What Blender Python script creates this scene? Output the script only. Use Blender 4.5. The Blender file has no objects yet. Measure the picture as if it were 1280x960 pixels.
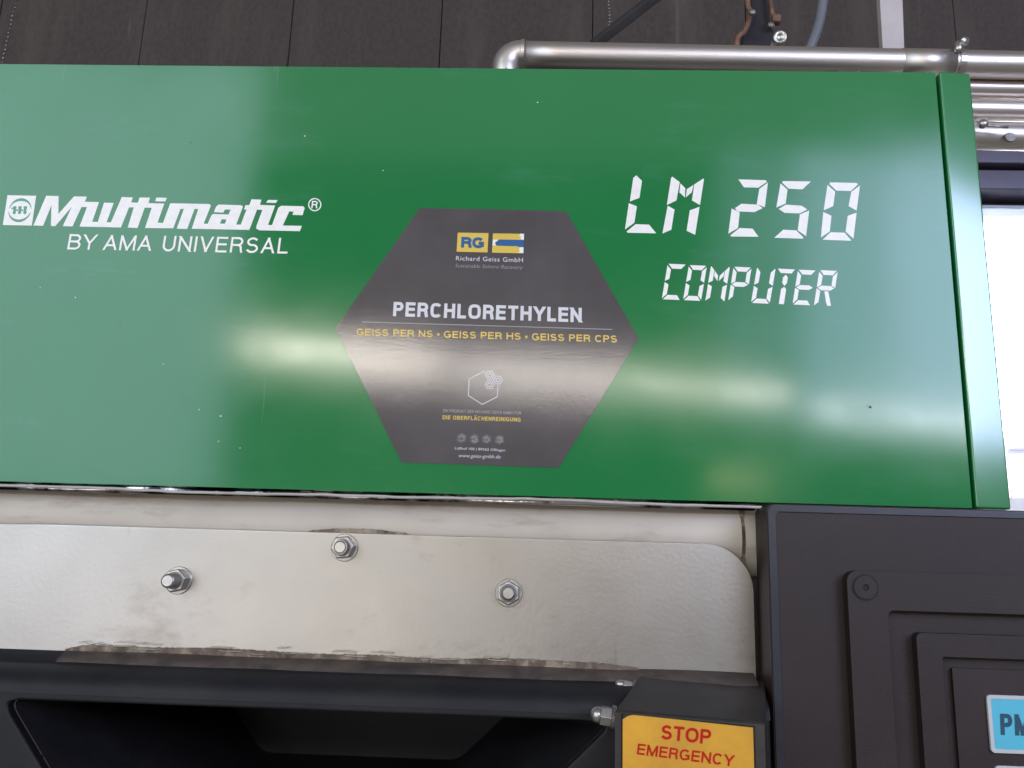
import bpy, bmesh, math, random
from mathutils import Vector, Matrix
from mathutils.geometry import tessellate_polygon
random.seed(7)
C = bpy.context.scene
COL = C.collection
PI = math.pi
H0 = 1.75                       # height of the sticker's centre above the floor

# ------------------------------------------------------------------ camera
F, CX, CD, CZ = 1049.41, 0.04532, 0.63536, -0.1778
YAW, PITCH, ROLL = -0.03751, 0.21283, 0.03073
_f = Vector((math.sin(YAW)*math.cos(PITCH), math.cos(YAW)*math.cos(PITCH), math.sin(PITCH)))
_r = Vector((math.cos(YAW), -math.sin(YAW), 0)); _u = _r.cross(_f)
RX = _r*math.cos(ROLL) + _u*math.sin(ROLL); UX = _u*math.cos(ROLL) - _r*math.sin(ROLL)
CAM = Vector((CX, -CD, CZ + H0))
cd = bpy.data.cameras.new('camera'); cam = bpy.data.objects.new('camera', cd); COL.objects.link(cam)
M = Matrix.Identity(4)
for i in range(3):
    M[i][0], M[i][1], M[i][2], M[i][3] = RX[i], UX[i], -_f[i], CAM[i]
cam.matrix_world = M
cd.sensor_width = 36; cd.lens = 36*F/1280; cd.clip_start = 0.02; cd.clip_end = 100
C.camera = cam
def at(px, py, Y=0.0):          # the point of the vertical plane y = Y seen at a photo pixel
    d = _f*F + RX*(px-640) - UX*(py-480)
    return CAM + d*((CD+Y)/d.y)

# ------------------------------------------------------------------ light
C.view_settings.view_transform = 'Standard'; C.view_settings.look = 'None'
C.view_settings.exposure = 0.22; C.view_settings.gamma = 1; C.view_settings.use_curve_mapping = False
C.cycles.max_bounces = 8; C.cycles.use_denoising = True
w = bpy.data.worlds.new('World'); C.world = w; w.use_nodes = True
w.node_tree.nodes['Background'].inputs[0].default_value = (0.92, 0.87, 0.82, 1)
w.node_tree.nodes['Background'].inputs[1].default_value = 0.17
def area(name, loc, aim, sx, sz, radiance, col):
    l = bpy.data.lights.new(name, 'AREA'); l.shape = 'RECTANGLE'; l.size = sx; l.size_y = sz
    l.energy = radiance*PI*sx*sz; l.color = col
    o = bpy.data.objects.new(name, l); COL.objects.link(o); o.location = loc
    o.rotation_euler = (Vector(aim)-Vector(loc)).to_track_quat('-Z', 'Y').to_euler()
    return o
cz = CAM.z
area('hall_window_left', (-4.35, -4.2, cz+1.8), (-4.35, 0, cz+1.8), 5.0, 3.0, 3.0, (0.68, 0.83, 1.0))
area('plate_light_left', (-4.0, -4.2, cz-.5), (-4.0, 0, cz-.5), 4.4, 1.4, 1.5, (0.90, 0.90, 1.0))  # unseen panel added to brighten the left of the silver plate
area('plate_light_mid', (-1.05, -4.2, cz-.5), (-1.05, 0, cz-.5), 1.5, 1.4, 1.7, (1.0, 0.95, 0.88))  # unseen warm panel added to brighten the middle of the silver plate
for x0_, x1_, rad in ((.85, 1.22, 1.8), (1.22, 1.62, 5), (1.62, 2.12, 8), (2.12, 3.3, 10)):
    area('right_haze_light', ((x0_+x1_)/2, -3.0, cz+1.28), ((x0_+x1_)/2, 0, cz+1.28), x1_-x0_, 1.3, rad, (.56, .66, 1.0))  # unseen graded panels added for the blue haze and window glare
def lamp_row(x, z, sx, rad, col):
    o = area('hall_lamp_row', (x, -4.0, z), (x, 0, z), sx, .085, rad*1.35, col)
    o.rotation_euler.y = 0; o.rotation_euler = (Matrix.Rotation(math.radians(3.2), 3, 'Y') @ o.rotation_euler.to_matrix()).to_euler()
lamp_row(-1.32, cz+1.15, .78, 27, (1.0, 0.93, 0.80)); lamp_row(-.73, cz+1.115, .39, 24, (1.0, 0.91, 0.80))
lamp_row(.50, cz+1.03, 1.90, 17, (1.0, 0.92, 0.83)); lamp_row(2.45, cz+.84, 1.75, 14, (.95, 0.96, 1.0))
area('hall_lamp_small', (1.15, -4.0, cz+.46), (1.15, 0, cz+.46), .34, .11, 5.5, (1.0, 0.85, 0.5))
area('hall_roof_light', (0.4, -4.0, cz+2.95), (.4, 0, cz+2.95), 4.6, 1.1, .45, (.95, 0.97, 1.0))

# ------------------------------------------------------------------ materials
def mat(name, col, rough=.5, metal=0., spec=.5, coat=0., coat_r=.1, var=.12, vscale=20, bump=0., bscale=200, wave=0., wscale=3,
        rvar=0., dust=None, speck=None, vstretch=(1,1,1), scratch_sheen=0, noisy=3):
    m = bpy.data.materials.new(name); m.use_nodes = True
    nt = m.node_tree; N = nt.nodes; L = nt.links; b = N['Principled BSDF']
    b.inputs['Roughness'].default_value = rough; b.inputs['Metallic'].default_value = metal
    b.inputs['Specular IOR Level'].default_value = spec
    b.inputs['Coat Weight'].default_value = coat; b.inputs['Coat Roughness'].default_value = coat_r
    tc = N.new('ShaderNodeTexCoord'); mp = N.new('ShaderNodeMapping'); mp.inputs['Scale'].default_value = vstretch
    L.new(tc.outputs['Object'], mp.inputs[0])
    def noise(scale, det=4, src=mp, rg=.6):
        n = N.new('ShaderNodeTexNoise'); n.inputs['Scale'].default_value = scale; n.inputs['Detail'].default_value = det
        n.inputs['Roughness'].default_value = rg; L.new(src.outputs[0], n.inputs['Vector']); return n.outputs[0]
    def ramp(src, a, bb, ca, cb):
        r = N.new('ShaderNodeValToRGB'); r.color_ramp.elements[0].position = a; r.color_ramp.elements[1].position = bb
        r.color_ramp.elements[0].color = ca; r.color_ramp.elements[1].color = cb; L.new(src, r.inputs[0]); return r.outputs[0]
    def mix(f, a, bb):
        x = N.new('ShaderNodeMix'); x.data_type = 'RGBA'
        L.new(f, x.inputs[0])
        for k, v in ((6, a), (7, bb)):
            if isinstance(v, tuple): x.inputs[k].default_value = v
            else: L.new(v, x.inputs[k])
        return x.outputs[2]
    c = tuple(col)+(1,)
    lo = tuple(v*(1-var) for v in col)+(1,); hi = tuple(min(1, v*(1+var)) for v in col)+(1,)
    cur = ramp(noise(vscale), .3, .7, lo, hi)
    if dust:    # (colour, scale, threshold a, b, stretch)
        dm = N.new('ShaderNodeMapping'); dm.inputs['Scale'].default_value = dust[4]; L.new(tc.outputs['Object'], dm.inputs[0])
        f = ramp(noise(dust[1], 8, dm, .7), dust[2], dust[3], (0,0,0,1), (1,1,1,1)); cur = mix(f, cur, tuple(dust[0])+(1,))
    if speck:   # (colour, scale, density)
        v = N.new('ShaderNodeTexVoronoi'); v.inputs['Scale'].default_value = speck[1]; L.new(tc.outputs['Object'], v.inputs[0])
        sm = N.new('ShaderNodeMath'); sm.operation = 'MULTIPLY_ADD'
        sep = N.new('ShaderNodeSeparateColor'); L.new(v.outputs['Color'], sep.inputs[0])
        L.new(sep.outputs[0], sm.inputs[0]); sm.inputs[1].default_value = -speck[2]; sm.inputs[2].default_value = speck[2]-speck[3]
        lt = N.new('ShaderNodeMath'); lt.operation = 'LESS_THAN'; L.new(v.outputs['Distance'], lt.inputs[0]); L.new(sm.outputs[0], lt.inputs[1])
        cur = mix(lt.outputs[0], cur, tuple(speck[0])+(1,))
    if scratch_sheen:
        dm = N.new('ShaderNodeMapping'); dm.inputs['Scale'].default_value = (1, 1, .05); dm.inputs['Rotation'].default_value = (0, .12, 0); L.new(tc.outputs['Object'], dm.inputs[0])
        f = ramp(noise(60, 3, dm, .5), .685, .715, (0, 0, 0, 1), (.35, .35, .35, 1)); cur = mix(f, cur, tuple(scratch_sheen)+(1,))
    L.new(cur, b.inputs['Base Color'])
    if rvar:
        r = N.new('ShaderNodeMapRange'); r.inputs['To Min'].default_value = max(.02, rough-rvar); r.inputs['To Max'].default_value = rough+rvar
        r.inputs['From Min'].default_value = .3; r.inputs['From Max'].default_value = .7
        L.new(noise(9, 6), r.inputs[0]); L.new(r.outputs[0], b.inputs['Roughness'])
    prev = None
    for st, sc, det in ((wave, wscale, 1), (bump, bscale, noisy)):
        if st:
            bp = N.new('ShaderNodeBump'); bp.inputs['Strength'].default_value = 1; bp.inputs['Distance'].default_value = st
            L.new(noise(sc, det, mp), bp.inputs['Height'])
            if prev: L.new(prev, bp.inputs['Normal'])
            prev = bp.outputs[0]
    if prev:
        L.new(prev, b.inputs['Normal']); L.new(prev, b.inputs['Coat Normal'])
    return m
GREEN = mat('green_gloss_paint', (.010, .195, .050), rough=.13, spec=.62, var=.04, vscale=5, wave=.0034, wscale=2.0, rvar=.035,
            dust=((.035, .22, .09), 9, .56, .8, (1, 1, 3.5)), speck=((.50, .58, .50), 44, .12, .088), scratch_sheen=(.25, .42, .30))
GREEN_S = mat('green_gloss_paint_strip', (.014, .22, .055), rough=.16, spec=1, coat=1, coat_r=.12, var=.05, vscale=6, wave=.0004, wscale=3)
WHITE = mat('white_vinyl', (.95, .91, .85), rough=.3, var=.05, vscale=160)
EMBLEM = mat('green_print', (.10, .36, .22), rough=.4, var=.04)
FILM = mat('anthracite_laminate', (.098, .086, .086), rough=.10, spec=.75, var=.16, vscale=14, wave=.0006, wscale=3,  bump=.000036, bscale=700, noisy=3)
YELLOW = mat('yellow_print', (.78, .55, .10), rough=.2, var=.04)
BLUE = mat('blue_print', (.03, .13, .32), rough=.2, var=.05)
CREAM = mat('white_print', (.74, .72, .74), rough=.2, var=.03)
PALE = mat('grey_print', (.42, .40, .41), rough=.2, var=.05)
FADED = mat('faint_grey_print', (.15, .135, .14), rough=.2, var=.4, vscale=180)
SILVER = mat('silver_plate_paint', (.415, .39, .36), rough=.36, metal=.9, spec=.5, var=.05, vscale=7, bump=.00010, bscale=300, wave=.0009, wscale=9, rvar=.06,
             dust=((.24, .20, .155), 11, .56, .86, (1, 1, 1.6)), scratch_sheen=(.22, .19, .16), speck=((.12, .09, .07), 34, .17, .142))
CHANNEL = mat('silver_channel_paint', (.52, .46, .385), rough=.55, metal=.3, var=.10, vscale=8, bump=.0001, bscale=120, wave=.0012, wscale=7,
              dust=((.26, .19, .13), 10, .52, .80, (1, 1, 4)), speck=((.2, .15, .12), 22, .12, .095))
SEAL = mat('grey_seal', (.48, .44, .40), rough=.5, var=.15, vscale=60, bump=.0002, bscale=90)
GRIME = mat('brown_grime', (.14, .10, .072), rough=.8, var=.55, vscale=90, bump=.0006, bscale=220, dust=((.36, .30, .21), 60, .5, .65, (1, 1, 1)))
LEDGE = mat('dusty_dark_ledge', (.075, .056, .045), rough=.7, var=.4, vscale=60, bump=.0004, bscale=200, dust=((.03, .025, .024), 30, .5, .7, (.3, 1, 1)))
STEEL = mat('zinc_steel', (.48, .46, .44), rough=.32, metal=.9, var=.14, vscale=90, bump=.00008, bscale=500)
GLINT = mat('glint_metal', (.75, .73, .72), rough=.12, metal=1, var=.1, bump=.0008, bscale=40, dust=((.02, .02, .02), 9, .46, .54, (1, 1, 1)))  # bright metal for the added glints in the slit, broken by black patches
STEEL_D = mat('dull_steel', (.25, .235, .22), rough=.5, metal=.8, var=.3, vscale=120)
DARK = mat('dark_hood_plastic', (.0095, .0092, .012), rough=.58, spec=.35, var=.2, vscale=30, bump=.00012, bscale=600,
           dust=((.018, .017, .018), 14, .45, .7, (1, 1, 2)))
HOUSE = mat('anthracite_textured_plastic', (.0195, .0100, .0085), rough=.55, spec=.5, var=.15, vscale=10, bump=.00012, bscale=900,
            dust=((.034, .022, .019), 6, .48, .75, (1, 1, 1)), speck=((.22, .2, .2), 70, .08, .074))
TRIM = mat('dark_blue_grey_trim', (.030, .031, .042), rough=.32, var=.15, vscale=40)  # lip colour that also carries the housing's blue-grey edge highlight
BOXM = mat('switch_box_paint', (.024, .019, .018), rough=.55, var=.2, vscale=30, bump=.0002, bscale=500,
           dust=((.05, .04, .034), 18, .5, .75, (1, 1, 1)), speck=((.3, .26, .2), 120, .10, .09))
LABEL = mat('yellow_label', (.74, .36, .014), rough=.45, var=.12, vscale=25, bump=.0001, bscale=60, dust=((.50, .22, .02), 9, .45, .75, (1, 1, 1)), speck=((.3, .12, .02), 90, .12, .10))
RED = mat('red_print', (.56, .016, .008), rough=.7, spec=.2, var=.08, vscale=80)
CYAN = mat('light_blue_key', (.10, .50, .66), rough=.4, var=.04)
KEYRIM = mat('light_grey_key_rim', (.55, .55, .56), rough=.4, var=.05)
NAVY = mat('dark_blue_print', (.02, .07, .12), rough=.5, var=.05)
PIPE = mat('galvanised_pipe', (.66, .60, .555), rough=.42, metal=1, var=.08, vscale=6, bump=.0001, bscale=300, vstretch=(.15, 1, 1), rvar=.06,
           speck=((.2, .16, .14), 40, .10, .085))
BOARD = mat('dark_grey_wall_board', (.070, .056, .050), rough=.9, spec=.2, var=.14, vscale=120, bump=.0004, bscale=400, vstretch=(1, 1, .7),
            dust=((.105, .082, .070), 5, .5, .8, (3, 1, .5)), scratch_sheen=(.14, .12, .11))  # pale upright streaks are reflections painted into the board colour
BEAM = mat('dark_beam', (.03, .026, .026), rough=.7, var=.3)
HOSE = mat('grey_hose', (.16, .17, .19), rough=.4, var=.1)
POST = mat('pale_primer_metal', (.55, .49, .46), rough=.5, metal=.2, var=.1, vscale=20)
LEATHER = mat('brown_leather', (.17, .085, .05), rough=.6, var=.4, vscale=80, bump=.001, bscale=200)
WEB = mat('black_webbing', (.022, .02, .024), rough=.8, var=.2)
CHAINM = mat('bead_chain', (.30, .28, .27), rough=.35, metal=.7, var=.3)
WINF = mat('window_frame_grey', (.45, .48, .58), rough=.4, var=.08)
RAIL = mat('dark_violet_rail', (.10, .09, .135), rough=.35, var=.1)
OUT = mat('outside_render', (.80, .75, .70), rough=.8, var=.06)
def emis(name, col, s):
    m = bpy.data.materials.new(name); m.use_nodes = True; N = m.node_tree.nodes; N.clear()
    e = N.new('ShaderNodeEmission'); e.inputs[0].default_value = tuple(col)+(1,); e.inputs[1].default_value = s
    o = N.new('ShaderNodeOutputMaterial'); m.node_tree.links.new(e.outputs[0], o.inputs[0]); return m
SKY = emis('bright_sky', (.80, .90, 1.0), 20.0)
def glassm():
    m = bpy.data.materials.new('window_glass'); m.use_nodes = True; N = m.node_tree.nodes; L = m.node_tree.links; N.clear()
    t = N.new('ShaderNodeBsdfTransparent'); g = N.new('ShaderNodeBsdfGlossy'); g.inputs['Roughness'].default_value = .03
    f = N.new('ShaderNodeFresnel'); f.inputs[0].default_value = 1.45; x = N.new('ShaderNodeMixShader'); o = N.new('ShaderNodeOutputMaterial')
    L.new(f.outputs[0], x.inputs[0]); L.new(t.outputs[0], x.inputs[1]); L.new(g.outputs[0], x.inputs[2]); L.new(x.outputs[0], o.inputs[0]); return m
GLASS = glassm()

# ------------------------------------------------------------------ builders
def obj(name, bm, m, parent=None, smooth=False, bevel=0, seg=2):
    me = bpy.data.meshes.new(name); bmesh.ops.recalc_face_normals(bm, faces=bm.faces); bm.to_mesh(me); bm.free()
    me.materials.append(m)
    o = bpy.data.objects.new(name, me); COL.objects.link(o)
    if parent: o.parent = parent
    if smooth:
        for p in me.polygons: p.use_smooth = True
    if bevel:
        b = o.modifiers.new('bevel', 'BEVEL'); b.width = bevel; b.segments = seg; b.limit_method = 'ANGLE'; b.angle_limit = .6
        b.harden_normals = False
        for p in me.polygons: p.use_smooth = True
        n = o.modifiers.new('wn', 'WEIGHTED_NORMAL'); n.keep_sharp = True
    return o
def thing(name, label, cat, loc, group=None):
    # children are built in world coordinates; the Empty sits at the thing's base and the offset is undone for each child
    o = bpy.data.objects.new(name, None); COL.objects.link(o); o.location = loc; o['label'] = label; o['category'] = cat
    o.empty_display_size = .05
    if group: o['group'] = group
    things.append(o); return o
things = []
def tag(o, label, cat, group=None):
    o['label'] = label; o['category'] = cat
    if group: o['group'] = group
    return o
def add_box(bm, x0, x1, y0, y1, z0, z1):
    vs = [bm.verts.new((x, y, z)) for x in (x0, x1) for y in (y0, y1) for z in (z0, z1)]
    for f in ((0,1,3,2),(4,6,7,5),(0,4,5,1),(2,3,7,6),(0,2,6,4),(1,5,7,3)): bm.faces.new([vs[i] for i in f])
def add_hexa(bm, b, t):          # eight free corners: bottom ring b, top ring t
    vb = [bm.verts.new(v) for v in b]; vt = [bm.verts.new(v) for v in t]
    bm.faces.new(vb[::-1]); bm.faces.new(vt)
    for i in range(4): j = (i+1) % 4; bm.faces.new([vb[i], vb[j], vt[j], vt[i]])
def add_plate(bm, loops, nrm, th):   # polygon (first loop) with holes (others): 3D points on one plane, thickened by th against nrm
    n = Vector(nrm)*th
    flat = [v for l in loops for v in l]
    tris = tessellate_polygon([[Vector(v) for v in l] for l in loops])
    a = [bm.verts.new(v) for v in flat]; b = [bm.verts.new(Vector(v)-n) for v in flat]
    for t in tris:
        try: bm.faces.new([a[i] for i in t]); bm.faces.new([b[i] for i in t][::-1])
        except ValueError: pass
    k = 0
    for l in loops:
        m = len(l)
        for i in range(m):
            j = (i+1) % m
            try: bm.faces.new([a[k+i], a[k+j], b[k+j], b[k+i]])
            except ValueError: pass
        k += m
NF = (0, -1, 0)                  # towards the viewer
def add_px(bm, polys, Y, th=.00015, o=(0, 0), s=1.0):   # outlines measured on a zoomed crop: origin o, scale s
    for loops in polys:
        if not isinstance(loops[0][0], (tuple, list)): loops = [loops]
        add_plate(bm, [[at(o[0]+u/s, o[1]+v/s, Y) for u, v in l] for l in loops], NF, th)
def add_tube(bm, pts, r, n=14, caps=True):
    pts = [Vector(p) for p in pts]; rings = []; a = None
    for i, p in enumerate(pts):
        t = (pts[min(i+1, len(pts)-1)]-pts[max(i-1, 0)]).normalized()
        if a is None:
            a = t.cross(Vector((0, 0, 1)))
            if a.length < .1: a = t.cross(Vector((0, 1, 0)))
        a = (a-t*a.dot(t)).normalized(); b = t.cross(a)
        rr = r[i] if isinstance(r, (list, tuple)) else r
        rings.append([bm.verts.new(p+(a*math.cos(k*2*PI/n)+b*math.sin(k*2*PI/n))*rr) for k in range(n)])
    for q, w_ in zip(rings, rings[1:]):
        for k in range(n): bm.faces.new([q[k], q[(k+1) % n], w_[(k+1) % n], w_[k]])
    if caps: bm.faces.new(rings[0][::-1]); bm.faces.new(rings[-1])
def smooth_path(p, n=8):         # Catmull-Rom
    p = [Vector(v) for v in p]; q = [p[0]*2-p[1]]+p+[p[-1]*2-p[-2]]; out = []
    for i in range(1, len(q)-2):
        for k in range(n):
            t = k/n; a, b, c, d = q[i-1:i+3]
            out.append(.5*((2*b)+(c-a)*t+(2*a-5*b+4*c-d)*t*t+(3*b-a-3*c+d)*t**3))
    return out+[p[-1]]
def add_lathe(bm, prof, origin, axis, n=24, hexa=False):   # prof: (distance along axis, radius)
    ax = Vector(axis).normalized(); a = ax.cross(Vector((0, 0, 1)))
    if a.length < .1: a = ax.cross(Vector((1, 0, 0)))
    a.normalize(); b = ax.cross(a); rings = []
    for h, r in prof:
        c = Vector(origin)+ax*h
        rings.append([bm.verts.new(c+(a*math.cos(k*2*PI/n)+b*math.sin(k*2*PI/n))*max(r, 1e-5)) for k in range(n)])
    for q, w_ in zip(rings, rings[1:]):
        for k in range(n): bm.faces.new([q[k], q[(k+1) % n], w_[(k+1) % n], w_[k]])
    bm.faces.new(rings[0][::-1]); bm.faces.new(rings[-1])
def rrect(x0, x1, z0, z1, r, Y, n=6):
    pts = []
    for cx, cz_, a0 in ((x1-r, z1-r, 0), (x0+r, z1-r, 90), (x0+r, z0+r, 180), (x1-r, z0+r, 270)):
        for k in range(n+1):
            a = math.radians(a0+90*k/n); pts.append(Vector((cx+r*math.cos(a), Y, cz_+r*math.sin(a))))
    return pts
def text_bm(bm, s, P0, P1, PT, nrm, th=.00015, bold=0., shear=0., spacing=1.0, word=1.0):
    # flat lettering: P0 / P1 = ends of the base line, PT = top of the first capital, all points in the place
    cu = bpy.data.curves.new('t', 'FONT'); cu.body = s; cu.size = 1; cu.resolution_u = 4
    cu.offset = bold; cu.extrude = .01; cu.space_character = spacing; cu.space_word = word
    o = bpy.data.objects.new('t', cu); COL.objects.link(o)
    cap = bpy.data.curves.new('c', 'FONT'); cap.body = 'H'; cap.size = 1; cap.offset = bold
    oc = bpy.data.objects.new('c', cap); COL.objects.link(oc)
    bpy.context.view_layer.update(); dg = bpy.context.evaluated_depsgraph_get()
    mc = oc.evaluated_get(dg).to_mesh(); ch = max(v.co.y for v in mc.vertices)
    me = o.evaluated_get(dg).to_mesh()
    xs = [v.co.x+shear*v.co.y for v in me.vertices]; x0, x1 = min(xs), max(xs)
    ex = (P1-P0)/(x1-x0); ey = (PT-P0)/ch; n = Vector(nrm)
    vs = [bm.verts.new(P0+ex*(v.co.x+shear*v.co.y-x0)+ey*v.co.y+n*(th*(v.co.z+.01)/.02)) for v in me.vertices]
    for p in me.polygons:
        try: bm.faces.new([vs[i] for i in p.vertices])
        except ValueError: pass
    for q, d in ((o, cu), (oc, cap)): bpy.data.objects.remove(q); bpy.data.curves.remove(d)
def _arc(cx, cy, rx, ry, a0, a1, n=14, p=2.0):
    out = []
    for k in range(n+1):
        t = math.radians(a0+(a1-a0)*k/n); c_, s_ = math.cos(t), math.sin(t)
        out.append((cx+rx*math.copysign(abs(c_)**(2/p), c_), cy+ry*math.copysign(abs(s_)**(2/p), s_)))
    return out
def _glyph(ch, p):               # (width / cap height, strokes); upper case grotesque letters as centre lines in a unit box; 'd' = diagonal cut at the top and base lines
    A = lambda *a_, **k_: _arc(*a_, p=p, **k_)
    G = {'I': (0, [[(0,0),(0,1)]]), 'L': (.54, [[(0,1),(0,0),(1,0)]]), 'T': (.62, [[(0,1),(1,1)],[(.5,1),(.5,0)]]), 'H': (.68, [[(0,0),(0,1)],[(1,0),(1,1)],[(0,.52),(1,.52)]]),
         'E': (.60, [[(1,1),(0,1),(0,0),(1,0)],[(0,.52),(.93,.52)]]), 'F': (.56, [[(1,1),(0,1),(0,0)],[(0,.5),(.9,.5)]]),
         'N': (.68, [[(0,0),(0,1)],[(1,0),(1,1)],'d',[(0,1),(1,0)]]), 'M': (.82, [[(0,0),(0,1)],[(1,0),(1,1)],'d',[(.03,1),(.5,.0)],'d',[(.97,1),(.5,.0)]]),
         'V': (.68, ['d',[(0,1),(.5,0)],'d',[(1,1),(.5,0)]]), 'A': (.70, ['d',[(0,0),(.5,1)],'d',[(1,0),(.5,1)],[(.2,.3),(.8,.3)]]),
         'Y': (.68, ['d',[(0,1),(.5,.42)],'d',[(1,1),(.5,.42)],[(.5,.46),(.5,0)]]), 'K': (.66, [[(0,0),(0,1)],'d',[(.95,1),(.03,.36)],'d',[(.33,.6),(1,0)]]),
         'O': (.76, [A(.5,.5,.5,.5,90,450,n=32)]), 'C': (.70, [A(.5,.5,.5,.5,38,322,n=26)]), 'G': (.74, [A(.5,.5,.5,.5,40,330,n=26)+[(.98,.45),(.56,.45)],[(.98,.40),(.98,0)]]),
         'D': (.70, [[(0,0),(0,1),(.45,1)]+A(.45,.5,.55,.5,90,-90)[1:]+[(0,0)]]), 'U': (.67, [[(0,1),(0,.36)]+_arc(.5,.36,.5,.36,180,360)[1:-1]+[(1,.36),(1,1)]]),
         'P': (.62, [[(0,0),(0,1),(.62,1)]+_arc(.62,.735,.38,.265,90,-90,n=10)[1:]+[(0,.47)]]), 'R': (.66, [[(0,0),(0,1),(.62,1)]+_arc(.62,.745,.36,.255,90,-90,n=10)[1:]+[(0,.49)],[(.56,.49),(.8,.45),(.92,.34),(.95,.12),(1,0)]]),
         'B': (.65, [[(0,0),(0,1),(.58,1)]+_arc(.58,.765,.36,.235,90,-90,n=10)[1:]+[(0,.53)],[(.55,.53)]+_arc(.6,.265,.40,.265,90,-90,n=10)+[(0,0)]]),
         'S': (.64, [_arc(.5,.75,.46,.25,25,180,n=12)+_arc(.5,.75,.46,.25,180,262,n=6)[1:]+_arc(.5,.26,.5,.26,80,0,n=6)+_arc(.5,.26,.5,.26,0,-160,n=12)[1:]]),
         '•': (.16, ['o']), ' ': (.22, [])}
    if ch == 'Ä': return (.70, G['A'][1]+['u']); 
    if ch == 'Ü': return (.67, G['U'][1]+['u'])
    return G[ch]
def grot_bm(bm, s, P0, P1, PT, nrm, wt=.14, gap=.15, p=2.3):
    n = Vector(nrm).normalized(); asp = (P1-P0).length/(PT-P0).length
    nat = sum(_glyph(c, p)[0] for c in s); gaps = sum(gap*(.55 if (a_ in 'AVY' and b_ in 'AVY') else 1) for a_, b_ in zip(s, s[1:]))
    fixed = gaps+sum(wt for c in s if c == 'I'); cf = (asp-fixed)/nat
    eu = (P1-P0)/asp; ev = PT-P0; x = 0; lift = 0
    cnt = [0]
    def put(poly):
        cnt[0] = (cnt[0]+1) % 50
        vs = [bm.verts.new(P0+eu*a_+ev*b_+n*(.00008+lift*.00002+cnt[0]*.000003)) for a_, b_ in poly]
        try: bm.faces.new(vs)
        except ValueError: pass
    for i, c in enumerate(s):
        wd, st_ = _glyph(c, p); W = wd*cf+(wt if c == 'I' else 0); diag = False; lift = 0
        for q in st_:
            if q == 'd': diag = True; continue
            if q == 'o': put([(x+W/2+(.19)*math.cos(k*PI/8), .45+.19*math.sin(k*PI/8)) for k in range(16)]); continue
            if q == 'u':
                for cx_ in (.3, .7): put([(x+W*cx_-wt*.45, 1.1), (x+W*cx_+wt*.45, 1.1), (x+W*cx_+wt*.45, 1.1+wt), (x+W*cx_-wt*.45, 1.1+wt)])
                continue
            pts = [(x+wt/2+a_*(W-wt), wt/2+b_*(1-wt)) for a_, b_ in q]
            clean = [pts[0]]
            for v in pts[1:]:
                if math.hypot(v[0]-clean[-1][0], v[1]-clean[-1][1]) > 1e-4: clean.append(v)
            pts = clean; lift += 1
            if diag:
                (xa, ya), (xb, yb) = pts; dx, dy = xb-xa, yb-ya; l_ = math.hypot(dx, dy); h = wt/2*l_/abs(dy)     # horizontal cut
                ea = 1 if ya > .8 else (0 if ya < .2 else ya); eb = 1 if yb > .8 else (0 if yb < .2 else yb)
                fa, fb = xa+dx*(ea-ya)/dy, xb+dx*(eb-yb)/dy
                sh = (wt/2) if abs(dx) > .02 else 0
                put([(fa-h, ea), (fa+h, ea), (fb+h, eb), (fb-h, eb)]); diag = False; continue
            # square ends reach the edge of the box
            L_, R_ = [], []
            closed = math.hypot(pts[0][0]-pts[-1][0], pts[0][1]-pts[-1][1]) < 1e-3
            ext = lambda a_, b_: (a_[0]+(a_[0]-b_[0])/math.hypot(a_[0]-b_[0], a_[1]-b_[1])*wt/2, a_[1]+(a_[1]-b_[1])/math.hypot(a_[0]-b_[0], a_[1]-b_[1])*wt/2)
            if not closed and c not in 'SCG' and not (c in 'RY' and len(st_) > 1 and q is st_[-1]):
                pts[0] = ext(pts[0], pts[1]); pts[-1] = ext(pts[-1], pts[-2])
            elif c == 'Y' or c == 'R': pts[-1] = ext(pts[-1], pts[-2])
            m_ = len(pts)
            for k, v in enumerate(pts):
                a_ = pts[k-1] if k else (pts[-2] if closed else None); b_ = pts[k+1] if k < m_-1 else (pts[1] if closed else None)
                d1 = (Vector(v)-Vector(a_)).normalized() if a_ else None; d2 = (Vector(b_)-Vector(v)).normalized() if b_ else None
                d1 = d1 or d2; d2 = d2 or d1; n1, n2 = Vector((-d1.y, d1.x)), Vector((-d2.y, d2.x)); mm = (n1+n2); mm = mm/max(.5, mm.length_squared/2)*1.0 if mm.length > 1e-6 else n1
                L_.append((v[0]+mm.x*wt/2, v[1]+mm.y*wt/2)); R_.append((v[0]-mm.x*wt/2, v[1]-mm.y*wt/2))
            for k in range(m_-1): put([L_[k], L_[k+1], R_[k+1], R_[k]])
        x += W
        if i < len(s)-1: x += gap*(.55 if (c in 'AVY' and s[i+1] in 'AVY') else 1)
def grot_px(bm, s, p0, p1, pt, Y, o=(0, 0), sc=1., **k):
    g = lambda p_: at(o[0]+p_[0]/sc, o[1]+p_[1]/sc, Y)
    grot_bm(bm, s, g(p0), g(p1), g(pt), NF, **k)
def text_px(bm, s, p0, p1, pt, Y, o=(0, 0), sc=1., **k):
    g = lambda p: at(o[0]+p[0]/sc, o[1]+p[1]/sc, Y)
    text_bm(bm, s, g(p0), g(p1), g(pt), NF, **k)
B = bmesh.new

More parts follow.
